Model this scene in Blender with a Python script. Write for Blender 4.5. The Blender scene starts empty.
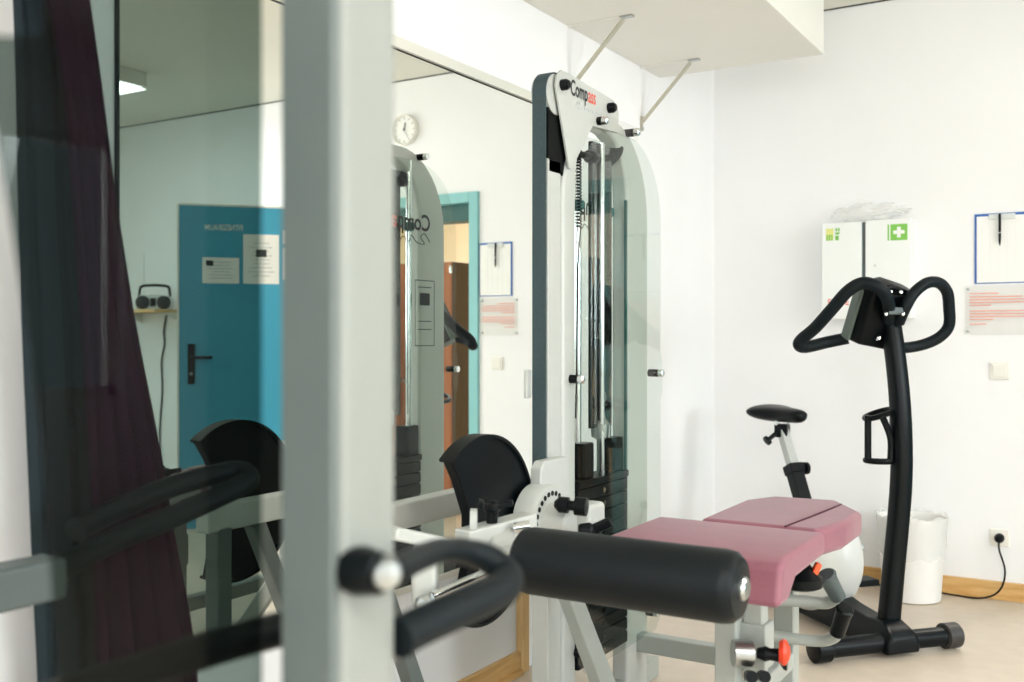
import bpy, bmesh, math, random
from mathutils import Vector, Matrix
random.seed(7)
S = bpy.context.scene
COL = S.collection
PI = math.pi
# ------------------------------------------------------------------ room frame
# X = away from the mirror wall, Y = along it towards the back wall, Z = up
CX, CY, CH = 1.843, 0.0, 1.19            # eye point
YAW = math.radians(31.3)
F = 1006.0                               # focal length in pixels of the 1024 wide frame
VIEW = Vector((-math.sin(YAW), math.cos(YAW), 0)); RIGHT = Vector((math.cos(YAW), math.sin(YAW), 0))
EYE = Vector((CX, CY, CH))
L, CEIL, XR, YF = 5.08, 2.82, 5.6, -2.6

def ray(px, py):
    return VIEW + RIGHT*((px-512)/F) + Vector((0, 0, -(py-338)/F))
def P(px, py, d):
    return EYE + ray(px, py)*d
def PX(px, py, x):
    r = ray(px, py); return EYE + r*((x-CX)/r.x)
def PY(px, py, y):
    r = ray(px, py); return EYE + r*((y-CY)/r.y)

# ------------------------------------------------------------------ materials
def lin(h):
    h = h.lstrip('#'); c = [int(h[i:i+2], 16)/255 for i in (0, 2, 4)]
    return tuple(x/12.92 if x <= .04045 else ((x+.055)/1.055)**2.4 for x in c) + (1,)
def mat(name, hexc, rough=.5, metal=0, var=.0, scale=20, bump=0, bscale=200, coat=0, spec=.5, emit=0, sheen=0):
    m = bpy.data.materials.new(name); m.use_nodes = True
    nt = m.node_tree; b = nt.nodes['Principled BSDF']
    col = lin(hexc)
    b.inputs['Base Color'].default_value = col
    b.inputs['Roughness'].default_value = rough; b.inputs['Metallic'].default_value = metal
    b.inputs['Coat Weight'].default_value = coat; b.inputs['Specular IOR Level'].default_value = spec
    b.inputs['Sheen Weight'].default_value = sheen
    if emit:
        b.inputs['Emission Color'].default_value = col; b.inputs['Emission Strength'].default_value = emit
    tc = nt.nodes.new('ShaderNodeTexCoord')
    if var:
        n = nt.nodes.new('ShaderNodeTexNoise'); n.inputs['Scale'].default_value = scale; n.inputs['Detail'].default_value = 5
        nt.links.new(tc.outputs['Object'], n.inputs['Vector'])
        r = nt.nodes.new('ShaderNodeValToRGB')
        r.color_ramp.elements[0].position = .3; r.color_ramp.elements[1].position = .7
        r.color_ramp.elements[0].color = tuple(max(0, c*(1-var)) for c in col[:3]) + (1,)
        r.color_ramp.elements[1].color = tuple(min(1, c*(1+var)) for c in col[:3]) + (1,)
        nt.links.new(n.outputs['Fac'], r.inputs['Fac']); nt.links.new(r.outputs['Color'], b.inputs['Base Color'])
    if bump:
        n2 = nt.nodes.new('ShaderNodeTexNoise'); n2.inputs['Scale'].default_value = bscale; n2.inputs['Detail'].default_value = 3
        nt.links.new(tc.outputs['Object'], n2.inputs['Vector'])
        bp = nt.nodes.new('ShaderNodeBump'); bp.inputs['Strength'].default_value = bump; bp.inputs['Distance'].default_value = .002
        nt.links.new(n2.outputs['Fac'], bp.inputs['Height']); nt.links.new(bp.outputs['Normal'], b.inputs['Normal'])
    return m
def wood(name, a, b_, axis=(1, 12, 12), rough=.45):
    m = mat(name, a, rough); nt = m.node_tree; b = nt.nodes['Principled BSDF']
    tc = nt.nodes.new('ShaderNodeTexCoord'); mp = nt.nodes.new('ShaderNodeMapping'); mp.inputs['Scale'].default_value = axis
    n = nt.nodes.new('ShaderNodeTexNoise'); n.inputs['Scale'].default_value = 3; n.inputs['Detail'].default_value = 8; n.inputs['Distortion'].default_value = .6
    r = nt.nodes.new('ShaderNodeValToRGB'); r.color_ramp.elements[0].position = .35; r.color_ramp.elements[1].position = .65
    r.color_ramp.elements[0].color = lin(a); r.color_ramp.elements[1].color = lin(b_)
    nt.links.new(tc.outputs['Object'], mp.inputs['Vector']); nt.links.new(mp.outputs['Vector'], n.inputs['Vector'])
    nt.links.new(n.outputs['Fac'], r.inputs['Fac']); nt.links.new(r.outputs['Color'], b.inputs['Base Color'])
    return m
def sheet(name, tint, ior=1.49, rough=.0, boost=1.0):
    # thin acrylic sheet: tinted see-through plus Fresnel reflection
    m = bpy.data.materials.new(name); m.use_nodes = True; nt = m.node_tree; nt.nodes.clear()
    o = nt.nodes.new('ShaderNodeOutputMaterial'); mx = nt.nodes.new('ShaderNodeMixShader')
    t = nt.nodes.new('ShaderNodeBsdfTransparent'); t.inputs['Color'].default_value = lin(tint)
    g = nt.nodes.new('ShaderNodeBsdfGlossy'); g.inputs['Roughness'].default_value = rough
    # Fresnel by Schlick from |cos|, so that both faces of the sheet behave alike
    geo = nt.nodes.new('ShaderNodeNewGeometry'); dot = nt.nodes.new('ShaderNodeVectorMath'); dot.operation = 'DOT_PRODUCT'
    def mth(op, a, b=None):
        n = nt.nodes.new('ShaderNodeMath'); n.operation = op; n.use_clamp = True
        for k, v in enumerate((a, b)):
            if v is None: continue
            if isinstance(v, (int, float)): n.inputs[k].default_value = v
            else: nt.links.new(v, n.inputs[k])
        return n.outputs[0]
    nt.links.new(geo.outputs['Incoming'], dot.inputs[0]); nt.links.new(geo.outputs['Normal'], dot.inputs[1])
    f0 = ((ior-1)/(ior+1))**2
    inv = mth('SUBTRACT', 1.0, mth('ABSOLUTE', dot.outputs['Value']))
    fr = mth('ADD', mth('MULTIPLY', mth('POWER', inv, 5.0), (1-f0)*boost), f0*boost)
    nt.links.new(fr, mx.inputs['Fac'])
    nt.links.new(t.outputs[0], mx.inputs[1]); nt.links.new(g.outputs[0], mx.inputs[2]); nt.links.new(mx.outputs[0], o.inputs['Surface'])
    return m

M = {}
M['wall'] = mat('wall_paint', '#f2f2f3', .85, var=.012, scale=3, bump=.15, bscale=90)
M['ceiling'] = mat('ceiling_paint', '#e2e0d6', .9, var=.01, scale=3)
M['box_white'] = mat('box_white', '#e8e6df', .7, var=.01, scale=4)
M['floor'] = mat('linoleum', '#cdbfae', .38, var=.05, scale=14)
M['oak'] = wood('oak', '#c99a58', '#dcb478', (1.5, 1.5, 14))
M['oak_v'] = wood('oak_upright', '#cfa468', '#e0bd86', (14, 14, 1.5))
M['mirror'] = mat('mirror_silver', '#f7f9f5', 0.0, 1)
M['trim_white'] = mat('trim_white', '#dedcd2', .5, var=.01)
M['bracket_paint'] = mat('bracket_paint', '#b3af9e', .5)
M['shadow_black'] = mat('matt_black', '#060808', .8, spec=.2)  # black standing in for the shadow around the top pulley
M['seam'] = mat('dark_seam', '#2a2a26', .8)
M['white_metal'] = mat('white_powder_coat', '#bbbeba', .38, var=.015, scale=30, coat=.15)
M['grey_metal'] = mat('grey_powder_coat', '#a4a9a3', .4, var=.02, scale=30, coat=.1)
M['dark_grey'] = mat('dark_grey_coat', '#4c5656', .45, var=.03)
M['cap_grey'] = mat('cap_grey', '#2d2b2a', .5)
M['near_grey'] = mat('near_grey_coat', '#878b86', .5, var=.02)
M['shade_leg_grey'] = mat('shade_leg_grey_coat', '#5f6765', .5, var=.03)  # paints shade onto the near upright's side; also coats the rear frame legs
M['black'] = mat('black_plastic', '#090e10', .34, var=.06, scale=30, spec=.16)
M['black_gloss'] = mat('black_gloss', '#05080a', .05, coat=1, spec=.9)
M['rubber'] = mat('black_foam_rubber', '#10181b', .5, var=.12, scale=60, bump=.25, bscale=260, spec=.16)
M['leatherette'] = mat('black_leatherette', '#071014', .42, var=.06, scale=25, bump=.3, bscale=240, spec=.25)
M['belt'] = mat('belt_webbing', '#34464a', .7, var=.12, scale=120, bump=.3, bscale=500)
M['plate'] = mat('weight_plate_black', '#0e1214', .42, var=.1, scale=40, spec=.16)
M['chrome'] = mat('chrome', '#dfe3e4', .12, 1)
M['steel'] = mat('brushed_steel', '#b6bbba', .3, 1)
M['pink'] = mat('pink_leatherette', '#8a5261', .52, var=.05, scale=18, bump=.22, bscale=160, sheen=.2)
M['piping'] = mat('burgundy_piping', '#4d2233', .6)
M['red'] = mat('red_plastic', '#e2401f', .4, var=.02)
M['orange'] = mat('orange_plastic', '#f0602c', .4)
M['teal_door'] = mat('teal_door_paint', '#3f9fc0', .35, var=.02, scale=6)
M['teal_frame'] = mat('teal_frame_paint', '#86c2c4', .4, var=.02)
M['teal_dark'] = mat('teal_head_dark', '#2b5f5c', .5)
M['paper'] = mat('paper', '#f1f1ee', .8, var=.01)
M['ink'] = mat('ink', '#33383a', .8)
M['ink_red'] = mat('red_ink', '#efa898', .8)
M['ink_pale'] = mat('pale_ink', '#b6bdc2', .8)
M['ruling'] = mat('ruling', '#dde1e5', .8)
M['logo_black'] = mat('logo_black', '#17191a', .5)
M['logo_red'] = mat('logo_red', '#e2503a', .5)
M['blue'] = mat('blue_clipboard', '#1f63b5', .35)
M['green'] = mat('first_aid_green', '#7cc04f', .5)
M['green_pale'] = mat('pale_yellow_green', '#dfe08a', .5)
M['cabinet_white'] = mat('cabinet_white', '#eef0ee', .35, var=.005)
M['cream'] = mat('hall_cream', '#f2e7d2', .85, var=.02, scale=3)
M['brown'] = wood('brown_side_shaded', '#382d1b', '#443622', (10, 10, 1.2))  # wardrobe side, its shadow put into the wood colour
M['brown_front'] = wood('orange_lit_wood', '#a4571f', '#b5672c', (10, 10, 1.2))  # wardrobe front, warm hall light put into the wood colour
M['burgundy'] = mat('burgundy_cloth', '#2c0722', .9, var=.15, scale=14, bump=.3, bscale=400, spec=.15)
M['dark_lining'] = mat('dark_lining', '#0e1f25', .9, var=.1, scale=14)
M['plastic_white'] = mat('white_plastic', '#eceae2', .4)
M['socket'] = mat('socket_cream', '#eeebe2', .35)
M['bin'] = mat('bin_plastic', '#eceae6', .45, var=.01)
M['housing'] = mat('bike_housing', '#dfe1de', .35, var=.01, coat=.2)
M['console'] = mat('console_plastic', '#080c0e', .35, var=.05, spec=.16)
M['console_side'] = mat('console_side_grey', '#55615a', .45)
M['silver'] = mat('silver_plastic', '#d5d9d8', .35)
M['speaker'] = mat('speaker_mesh', '#1b2022', .7, bump=.5, bscale=900)
M['clear'] = sheet('clear_acrylic', '#f5f8f6', 1.5, boost=.55)
M['clear_plate'] = sheet('clear_plate', '#fbfbfa', 1.4, boost=.4)
M['smoke'] = sheet('smoked_acrylic', '#b2bcb9', 1.5, boost=.28)
M['glass'] = sheet('window_glass', '#f4f8f6', 1.45)
def film(name, hexc, amount):
    m = bpy.data.materials.new(name); m.use_nodes = True; nt = m.node_tree; nt.nodes.clear()
    o = nt.nodes.new('ShaderNodeOutputMaterial'); mx = nt.nodes.new('ShaderNodeMixShader'); mx.inputs['Fac'].default_value = amount
    t = nt.nodes.new('ShaderNodeBsdfTransparent'); p = nt.nodes.new('ShaderNodeBsdfPrincipled')
    p.inputs['Base Color'].default_value = lin(hexc); p.inputs['Roughness'].default_value = .3
    nt.links.new(t.outputs[0], mx.inputs[1]); nt.links.new(p.outputs[0], mx.inputs[2]); nt.links.new(mx.outputs[0], o.inputs['Surface'])
    return m
M['bag'] = film('thin_bag_film', '#f6f6f4', .35)
M['lamp'] = mat('lamp_diffuser', '#ffffff', .6, emit=6)

# ------------------------------------------------------------------ mesh helpers
class MB:
    def __init__(s): s.bm = bmesh.new()
    def box(s, a, b):
        a, b = Vector(a), Vector(b)
        lo = [min(a[i], b[i]) for i in range(3)]; hi = [max(a[i], b[i]) for i in range(3)]
        v = [s.bm.verts.new((x, y, z)) for x in (lo[0], hi[0]) for y in (lo[1], hi[1]) for z in (lo[2], hi[2])]
        for f in ((0,1,3,2),(4,6,7,5),(0,4,5,1),(2,3,7,6),(0,2,6,4),(1,5,7,3)): s.bm.faces.new([v[i] for i in f])
        return s
    def obox(s, c, ax, ay, az, hx, hy, hz):
        c = Vector(c); ax, ay, az = Vector(ax).normalized(), Vector(ay).normalized(), Vector(az).normalized()
        v = [s.bm.verts.new(c + ax*hx*i + ay*hy*j + az*hz*k) for i in (-1,1) for j in (-1,1) for k in (-1,1)]
        for f in ((0,1,3,2),(4,6,7,5),(0,4,5,1),(2,3,7,6),(0,2,6,4),(1,5,7,3)): s.bm.faces.new([v[i] for i in f])
        return s
    def bar(s, a, b, w, h, up=(0,0,1)):
        a, b = Vector(a), Vector(b); d = (b-a).normalized(); up = Vector(up)
        side = d.cross(up)
        if side.length < 1e-4: side = d.cross(Vector((1,0,0)))
        side.normalize(); u2 = side.cross(d)
        return s.obox((a+b)/2, d, side, u2, (b-a).length/2, w/2, h/2)
    def rings(s, rs, cap=True):
        vs = [[s.bm.verts.new(p) for p in r] for r in rs]
        n = len(vs[0])
        for i in range(len(vs)-1):
            for j in range(n):
                k = (j+1) % n
                s.bm.faces.new((vs[i][j], vs[i][k], vs[i+1][k], vs[i+1][j]))
        if cap:
            s.bm.faces.new(list(reversed(vs[0]))); s.bm.faces.new(vs[-1])
        return s
    def cyl(s, a, b, r, r2=None, n=24):
        a, b = Vector(a), Vector(b); d = (b-a).normalized()
        u = d.cross(Vector((0,0,1)));
        if u.length < 1e-3: u = d.cross(Vector((1,0,0)))
        u.normalize(); w = d.cross(u); r2 = r if r2 is None else r2
        return s.rings([[p + (u*math.cos(t*2*PI/n) + w*math.sin(t*2*PI/n))*rr for t in range(n)] for p, rr in ((a, r), (b, r2))])
    def lathe(s, a, d, prof, n=32):
        # prof: (distance along d, radius)
        a, d = Vector(a), Vector(d).normalized()
        u = d.cross(Vector((0,0,1)))
        if u.length < 1e-3: u = d.cross(Vector((1,0,0)))
        u.normalize(); w = d.cross(u)
        return s.rings([[a + d*h + (u*math.cos(t*2*PI/n) + w*math.sin(t*2*PI/n))*max(r, 1e-4) for t in range(n)] for h, r in prof])
    def tube(s, pts, r, n=16, smooth=6, closed=False):
        pts = [Vector(p) for p in pts]
        if smooth: pts = spline(pts, smooth)
        rs = []; d0 = (pts[1]-pts[0]).normalized()
        u = d0.cross(Vector((0,0,1)))
        if u.length < 1e-3: u = d0.cross(Vector((1,0,0)))
        u.normalize()
        for i, p in enumerate(pts):
            d = (pts[min(i+1, len(pts)-1)] - pts[max(i-1, 0)]).normalized()
            u = (u - d*u.dot(d)).normalized(); w = d.cross(u)
            rr = r[min(i, len(r)-1)] if isinstance(r, (list, tuple)) else r
            rs.append([p + (u*math.cos(t*2*PI/n) + w*math.sin(t*2*PI/n))*rr for t in range(n)])
        return s.rings(rs)
    def prism(s, poly, d):
        # polygon of 3D points extruded by vector d
        d = Vector(d); a = [s.bm.verts.new(p) for p in poly]; b = [s.bm.verts.new(Vector(p)+d) for p in poly]
        s.bm.faces.new(list(reversed(a))); s.bm.faces.new(b)
        n = len(a)
        for i in range(n): s.bm.faces.new((a[i], a[(i+1)%n], b[(i+1)%n], b[i]))
        return s
    def strip(s, outer, inner, d, close=False):
        # band between two polylines extruded by d
        d = Vector(d); n = len(outer)
        A = [[s.bm.verts.new(Vector(p)+e) for p in q] for e in (Vector(), d) for q in (outer, inner)]
        o0, i0, o1, i1 = A
        rng = range(n if close else n-1)
        for k in rng:
            j = (k+1) % n
            for q in ((o0[k],o0[j],i0[j],i0[k]), (o1[k],i1[k],i1[j],o1[j]), (o0[k],o1[k],o1[j],o0[j]), (i0[k],i0[j],i1[j],i1[k])): s.bm.faces.new(q)
        if not close:
            s.bm.faces.new((o0[0],i0[0],i1[0],o1[0])); s.bm.faces.new((o0[-1],o1[-1],i1[-1],i0[-1]))
        return s
    def build(s, name, m, parent=None, bevel=0, seg=2, smooth=True, subsurf=0, angle=35):
        bmesh.ops.recalc_face_normals(s.bm, faces=s.bm.faces)
        me = bpy.data.meshes.new(name); s.bm.to_mesh(me); s.bm.free()
        if smooth:
            for p in me.polygons: p.use_smooth = True
            if not subsurf: me.set_sharp_from_angle(angle=math.radians(angle))
        me.materials.append(m if not isinstance(m, str) else M[m])
        o = bpy.data.objects.new(name, me); COL.objects.link(o)
        if bevel:
            b = o.modifiers.new('bevel', 'BEVEL'); b.width = bevel; b.segments = seg; b.limit_method = 'ANGLE'; b.angle_limit = math.radians(40)
            b.harden_normals = True
        if subsurf:
            q = o.modifiers.new('subsurf', 'SUBSURF'); q.levels = q.render_levels = subsurf
        if parent: attach(o, parent)
        return o
def spline(p, k):
    out = []; n = len(p)
    for i in range(n-1):
        a, b, c, d = p[max(i-1, 0)], p[i], p[i+1], p[min(i+2, n-1)]
        for j in range(k):
            t = j/k
            out.append(.5*((2*b) + (c-a)*t + (2*a-5*b+4*c-d)*t*t + (3*b-3*c+d-a)*t**3))
    out.append(p[-1]); return out
WM = {}
def world(o):
    return WM.get(o.name, Matrix.Identity(4))
def attach(o, parent):
    o.parent = parent
    w = world(parent)
    o.matrix_parent_inverse = w.inverted()
def thing(name, label, cat, loc, group=None):
    o = bpy.data.objects.new(name, None); COL.objects.link(o); o.location = loc; o.empty_display_size = .1
    WM[o.name] = Matrix.Translation(Vector(loc))
    return tag(o, label, cat, group)
def tag(o, label, cat, group=None):
    o['label'] = label; o['category'] = cat
    if group: o['group'] = group
    return o
def struct(name, mb, m, **k):
    o = mb.build(name, m, **k); o['kind'] = 'structure'; return o
def text(name, body, m, parent, origin, xdir, ydir, height, squeeze=1.0, bold=.0, depth=.0006, align='LEFT'):
    c = bpy.data.curves.new('t', 'FONT'); c.body = body; c.size = 1; c.offset = bold; c.extrude = 0; c.align_x = align
    t = bpy.data.objects.new('t', c); COL.objects.link(t)
    dg = bpy.context.evaluated_depsgraph_get(); me = bpy.data.meshes.new_from_object(t.evaluated_get(dg))
    bpy.data.objects.remove(t); bpy.data.curves.remove(c)
    xd, yd = Vector(xdir).normalized(), Vector(ydir).normalized(); zd = xd.cross(yd)
    k = height/.72
    for v in me.vertices:
        v.co = Vector(origin) + xd*(v.co.x*k*squeeze) + yd*(v.co.y*k) + zd*depth
    me.materials.clear(); me.materials.append(M[m]); me.name = name
    o = bpy.data.objects.new(name, me); COL.objects.link(o)
    if parent: attach(o, parent)
    text.end = max(v.co.dot(xd) for v in me.vertices)
    return o
def arc(c, r, a0, a1, n):
    return [(c[0]+r[0]*math.cos(math.radians(a0+(a1-a0)*i/n)), c[1]+r[1]*math.sin(math.radians(a0+(a1-a0)*i/n))) for i in range(n+1)]

# ================================================================== SETTING
struct('floor', MB().box((-.2, YF-.2, -.1), (XR+.2, L+2.9, 0)), 'floor', smooth=False)
struct('ceiling', MB().box((-.2, YF-.2, CEIL), (XR+.2, L+.16, CEIL+.12)), 'ceiling', smooth=False)
struct('wall_left', MB().box((-.16, YF-.16, 0), (0, L+.16, CEIL)), 'wall', smooth=False)
DX0, DX1, DH = 1.535, 2.40, 2.03                      # doorway in the back wall
wb = MB().box((0, L, 0), (DX0, L+.16, CEIL)).box((DX1, L, 0), (XR, L+.16, CEIL)).box((DX0, L, DH), (DX1, L+.16, CEIL))
struct('wall_back', wb, 'wall', smooth=False)
# right wall with two windows
W = [(-1.2, 1.0), (1.7, 3.9)]; WZ0, WZ1 = .85, 2.35
wr = MB().box((XR, YF-.16, 0), (XR+.2, L+.16, WZ0)).box((XR, YF-.16, WZ1), (XR+.2, L+.16, CEIL))
ys = [YF-.16, W[0][0], W[0][1], W[1][0], W[1][1], L+.16]
for i in (0, 2, 4): wr.box((XR, ys[i], WZ0), (XR+.2, ys[i+1], WZ1))
struct('wall_right', wr, 'wall', smooth=False)
# wall behind the photographer with one unseen window added to let in fill light
FW = (.9, 4.3)
wf = MB().box((0, YF-.2, 0), (XR, YF, .8)).box((0, YF-.2, 2.4), (XR, YF, CEIL)).box((0, YF-.2, .8), (FW[0], YF, 2.4)).box((FW[1], YF-.2, .8), (XR, YF, 2.4))
struct('wall_front', wf, 'wall', smooth=False)
def window(n, x0, y0, x1, y1, z0, z1):
    m = MB(); d = Vector((x1-x0, y1-y0, 0)); Ld = d.length; d.normalize()
    p0 = Vector((x0, y0, 0))
    for h in (z0+.03, z1-.03): m.bar(p0+d*0+Vector((0,0,h)), p0+d*Ld+Vector((0,0,h)), .06, .06)
    for t in (.03, Ld/2, Ld-.03): m.bar(p0+d*t+Vector((0,0,z0)), p0+d*t+Vector((0,0,z1)), .06, .06, up=d)
    w = struct('window_%d' % n, m, 'plastic_white', smooth=False)
    nrm = d.cross(Vector((0,0,1)))
    g = MB().obox(p0+d*Ld/2+Vector((0,0,(z0+z1)/2)), d, nrm, (0,0,1), Ld/2-.03, .003, (z1-z0)/2-.03).build('pane', 'glass', smooth=False)
    attach(g, w)
window(1, XR+.1, W[0][0], XR+.1, W[0][1], WZ0, WZ1)
window(2, XR+.1, W[1][0], XR+.1, W[1][1], WZ0, WZ1)
window(3, FW[0], YF-.1, FW[1], YF-.1, .8, 2.4)  # added window, unseen, brings fill from behind the camera
# hallway beyond the doorway
HY = L+2.7
struct('wall_hallway', MB().box((.2, HY, 0), (4.6, HY+.1, 2.7)).box((.1, L+.16, 0), (.2, HY+.1, 2.7)).box((4.6, L+.16, 0), (4.7, HY+.1, 2.7))
       .box((.2, L+.155, 0), (DX0-.05, L+.175, 2.7)).box((DX1+.05, L+.155, 0), (4.6, L+.175, 2.7)), 'cream', smooth=False)
struct('ceiling_hallway', MB().box((.1, L+.16, 2.7), (4.7, HY+.1, 2.8)), 'ceiling', smooth=False)
# door frame (teal) round the opening, with a darker rebate under the head
fr = MB()
fr.box((DX0-.045, L-.02, 0), (DX0+.02, L+.18, DH+.045)).box((DX1-.02, L-.02, 0), (DX1+.045, L+.18, DH+.045)).box((DX0+.02, L-.02, DH-.02), (DX1-.02, L+.18, DH+.045))
struct('trim_1', fr, 'teal_frame', bevel=.004)
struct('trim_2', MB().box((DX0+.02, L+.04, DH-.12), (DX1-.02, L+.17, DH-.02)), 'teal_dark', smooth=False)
# baseboards: oak strips with a dark joint and a lower quarter strip
def baseboard(name, a, b, n):
    m = MB(); a, b, n = Vector(a), Vector(b), Vector(n)
    m.obox((a+b)/2+n*.009+Vector((0,0,.047)), b-a, n, (0,0,1), (b-a).length/2, .009, .033)
    m.obox((a+b)/2+n*.016+Vector((0,0,.009)), b-a, n, (0,0,1), (b-a).length/2, .016, .009)
    return struct(name, m, 'oak', bevel=.003)
baseboard('baseboard_back', (0, L, 0), (DX0-.05, L, 0), (0, -1, 0))
baseboard('baseboard_right', (DX1+.05, L, 0), (XR, L, 0), (0, -1, 0))
baseboard('baseboard_left', (0, YF, 0), (0, 3.06, 0), (1, 0, 0))
struct('trim_3', MB().box((0, 3.06, 0), (.022, 3.115, .46)), 'oak_v', bevel=.002)         # upright oak strip ending the baseboard
# thin dark joint where the walls meet the ceiling
struct('trim_4', MB().box((0, L-.006, CEIL-.006), (XR, L, CEIL)), 'seam', smooth=False)

# ================================================================== MIRROR
MY0, MY1, MZ0, MZ1 = 1.40, 3.24, .445, 2.045
mir = thing('wall_mirror', 'large frameless wall mirror on the white wall beside the weight machine', 'mirror', (0, (MY0+MY1)/2, MZ0))
MB().box((.0005, MY0, MZ0), (.007, MY1, MZ1)).build('glass', 'mirror', mir, smooth=False)
MB().box((.0005, MY0, MZ1), (.02, MY1, MZ1+.033)).build('top_trim', 'trim_white', mir, bevel=.002)
MB().box((.0005, MY0, MZ1-.004), (.0085, MY1, MZ1+.0)).build('top_joint', 'seam', mir, smooth=False)
MB().box((.0005, MY0-.005, MZ0), (.012, MY0, MZ1)).build('edge_strip', 'dark_lining', mir, smooth=False)
MB().box((.0005, MY0, MZ0-.018), (.014, MY1, MZ0)).build('bottom_trim', 'trim_white', mir, bevel=.002)

# ================================================================== DUCT BOX ON BRACKETS
BZ, BX, BY1 = 2.40, .75, 4.36
bx = thing('duct_box', 'long white boxed duct high on the mirror wall held by slim diagonal brackets', 'duct', (0, 2.5, BZ))
MB().box((.0, -.6, BZ), (BX, BY1, CEIL-.001)).build('casing', 'box_white', bx, bevel=.004)
for y in (3.45, 4.14):
    br = MB()
    br.bar((.008, y, BZ-.245), (.235, y, BZ-.012), .022, .008)
    o = br.build('bracket', 'bracket_paint', bx, bevel=.001)
    MB().bar((.0, y, BZ-.003), (.225, y, BZ-.003), .022, .004).build('top_flange', 'box_white', o)
    MB().bar((.225, y, BZ-.004), (.275, y, BZ-.004), .024, .007).build('flange_tip', 'steel', o)
    MB().box((.0, y-.011, BZ-.285), (.006, y+.011, BZ-.22)).build('wall_foot', 'bracket_paint', o)
    MB().cyl((.0, y, BZ-.275), (.012, y, BZ-.275), .008).build('screw', 'steel', o)

# ================================================================== CEILING LAMPS
def ceiling_lamp(x, y, w, l, label):
    t = thing('ceiling_lamp', label, 'lamp', (x, y, CEIL), 'ceiling lamps')
    MB().box((x-w/2, y-l/2, CEIL-.085), (x+w/2, y+l/2, CEIL-.0005)).build('housing', 'plastic_white', t, bevel=.004)
    MB().box((x-w/2+.02, y-l/2+.02, CEIL-.09), (x+w/2-.02, y+l/2-.02, CEIL-.0852)).build('diffuser', 'lamp', t, smooth=False)
    la = bpy.data.lights.new('lamp_light', 'AREA'); la.shape = 'RECTANGLE'; la.size = w; la.size_y = l; la.energy = LAMP_W; la.color = (1, .96, .94)
    lo = bpy.data.objects.new('lamp_light', la); COL.objects.link(lo); lo.location = (x, y, CEIL-.1); attach(lo, t); lo.matrix_parent_inverse = world(t).inverted()
LAMP_W = 20
ceiling_lamp(3.62, 3.50, .62, 1.25, 'flat ceiling lamp seen lit at the edge of the mirror')
ceiling_lamp(2.6, -.6, .62, 1.25, 'flat ceiling lamp overhead in the middle of the gym')
ceiling_lamp(3.62, .2, .62, 1.25, 'flat ceiling lamp overhead nearer the windows')

# ================================================================== BLUE DOOR LEAF
hinge = Vector((2.40, L-.03, 0)); ddir = Vector((.681, -.732, 0)).normalized(); dn = Vector((-ddir.y, ddir.x, 0))  # dn: face away from opening
if dn.y > 0: dn = -dn          # faces the gym side (towards -Y, -X)
dn = Vector((-.732, -.681, 0)).normalized()
DW = 1.11; DT = .04
door = struct('door_1', MB().obox(hinge+ddir*DW/2+Vector((0,0,.01+1.0)), ddir, dn, (0,0,1), DW/2, DT/2, 1.0), 'teal_door', bevel=.003)
WM[door.name] = Matrix.Identity(4)
fe = MB().obox(hinge+ddir*(DW+.003)+Vector((0,0,1.01)), ddir, dn, (0,0,1), .006, DT/2+.002, 1.003).obox(hinge+ddir*DW/2+Vector((0,0,2.015)), ddir, dn, (0,0,1), DW/2, DT/2+.002, .006)
fe.build('edge_band', 'plastic_white', door, smooth=False)
def on_door(u, z, off=0):         # u measured from the free edge towards the hinge
    return hinge + ddir*(DW-u) + dn*(DT/2+off) + Vector((0,0,z))
hd = MB().obox(on_door(.075, 1.03, .005), ddir, dn, (0,0,1), .022, .005, .125)
ho = hd.build('handle', 'black', door, bevel=.008)
MB().tube([on_door(.075, 1.07, .0), on_door(.075, 1.07, .05), on_door(.10, 1.07, .055), on_door(.20, 1.07, .052)], .010, smooth=4).build('lever', 'black', ho)
MB().cyl(on_door(.075, .97, .009), on_door(.075, .97, .014), .01).build('lock', 'steel', ho)
text('lettering', 'FITNESSRAUM', 'plastic_white', door, on_door(.385, 1.86, .001), ddir, (0,0,1), .038, .70, .008)
def notice(u0, u1, z0, z1, label, lines, pic):
    t = thing('notice_sheet', label, 'notice', on_door((u0+u1)/2, z0), 'notices taped to the blue door')
    a, b = on_door(u0, z0, .001), on_door(u1, z1, .001); c = (a+b)/2
    MB().obox(c, ddir, dn, (0,0,1), (u1-u0)/2, .0006, (z1-z0)/2).build('sheet', 'paper', t, smooth=False)
    m = MB()
    for k in range(lines):
        z = z1 - (z1-z0)*(.18+.74*k/lines); wv = (u1-u0)*random.uniform(.22, .40)
        m.obox(on_door((u0+u1)/2, z, .0022), ddir, dn, (0,0,1), wv, .0003, .0025)
    m.build('print', 'ink_pale', t, smooth=False)
    if pic:
        MB().obox(on_door(u1-(u1-u0)*pic[0], z0+(z1-z0)*pic[1], .0028), ddir, dn, (0,0,1), pic[2], .0003, pic[2]*.75).build('picture', 'ink', t, smooth=False)
notice(.14, .36, 1.53, 1.69, 'wide white notice with a small picture under the lettering on the blue door', 6, (.8, .78, .022))
notice(.385, .605, 1.53, 1.84, 'tall white notice with a centred picture on the blue door', 9, (.5, .62, .032))
notice(.63, .85, 1.56, 1.76, 'white notice of dark printed lines nearest the hinges of the blue door', 7, None)
notice(.63, .85, 1.785, 1.87, 'small white strip notice taped highest near the hinges of the blue door', 2, None)

# ================================================================== BACK WALL ITEMS
def wallY(px, py, off=0): return PY(px, py, L-off)
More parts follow.
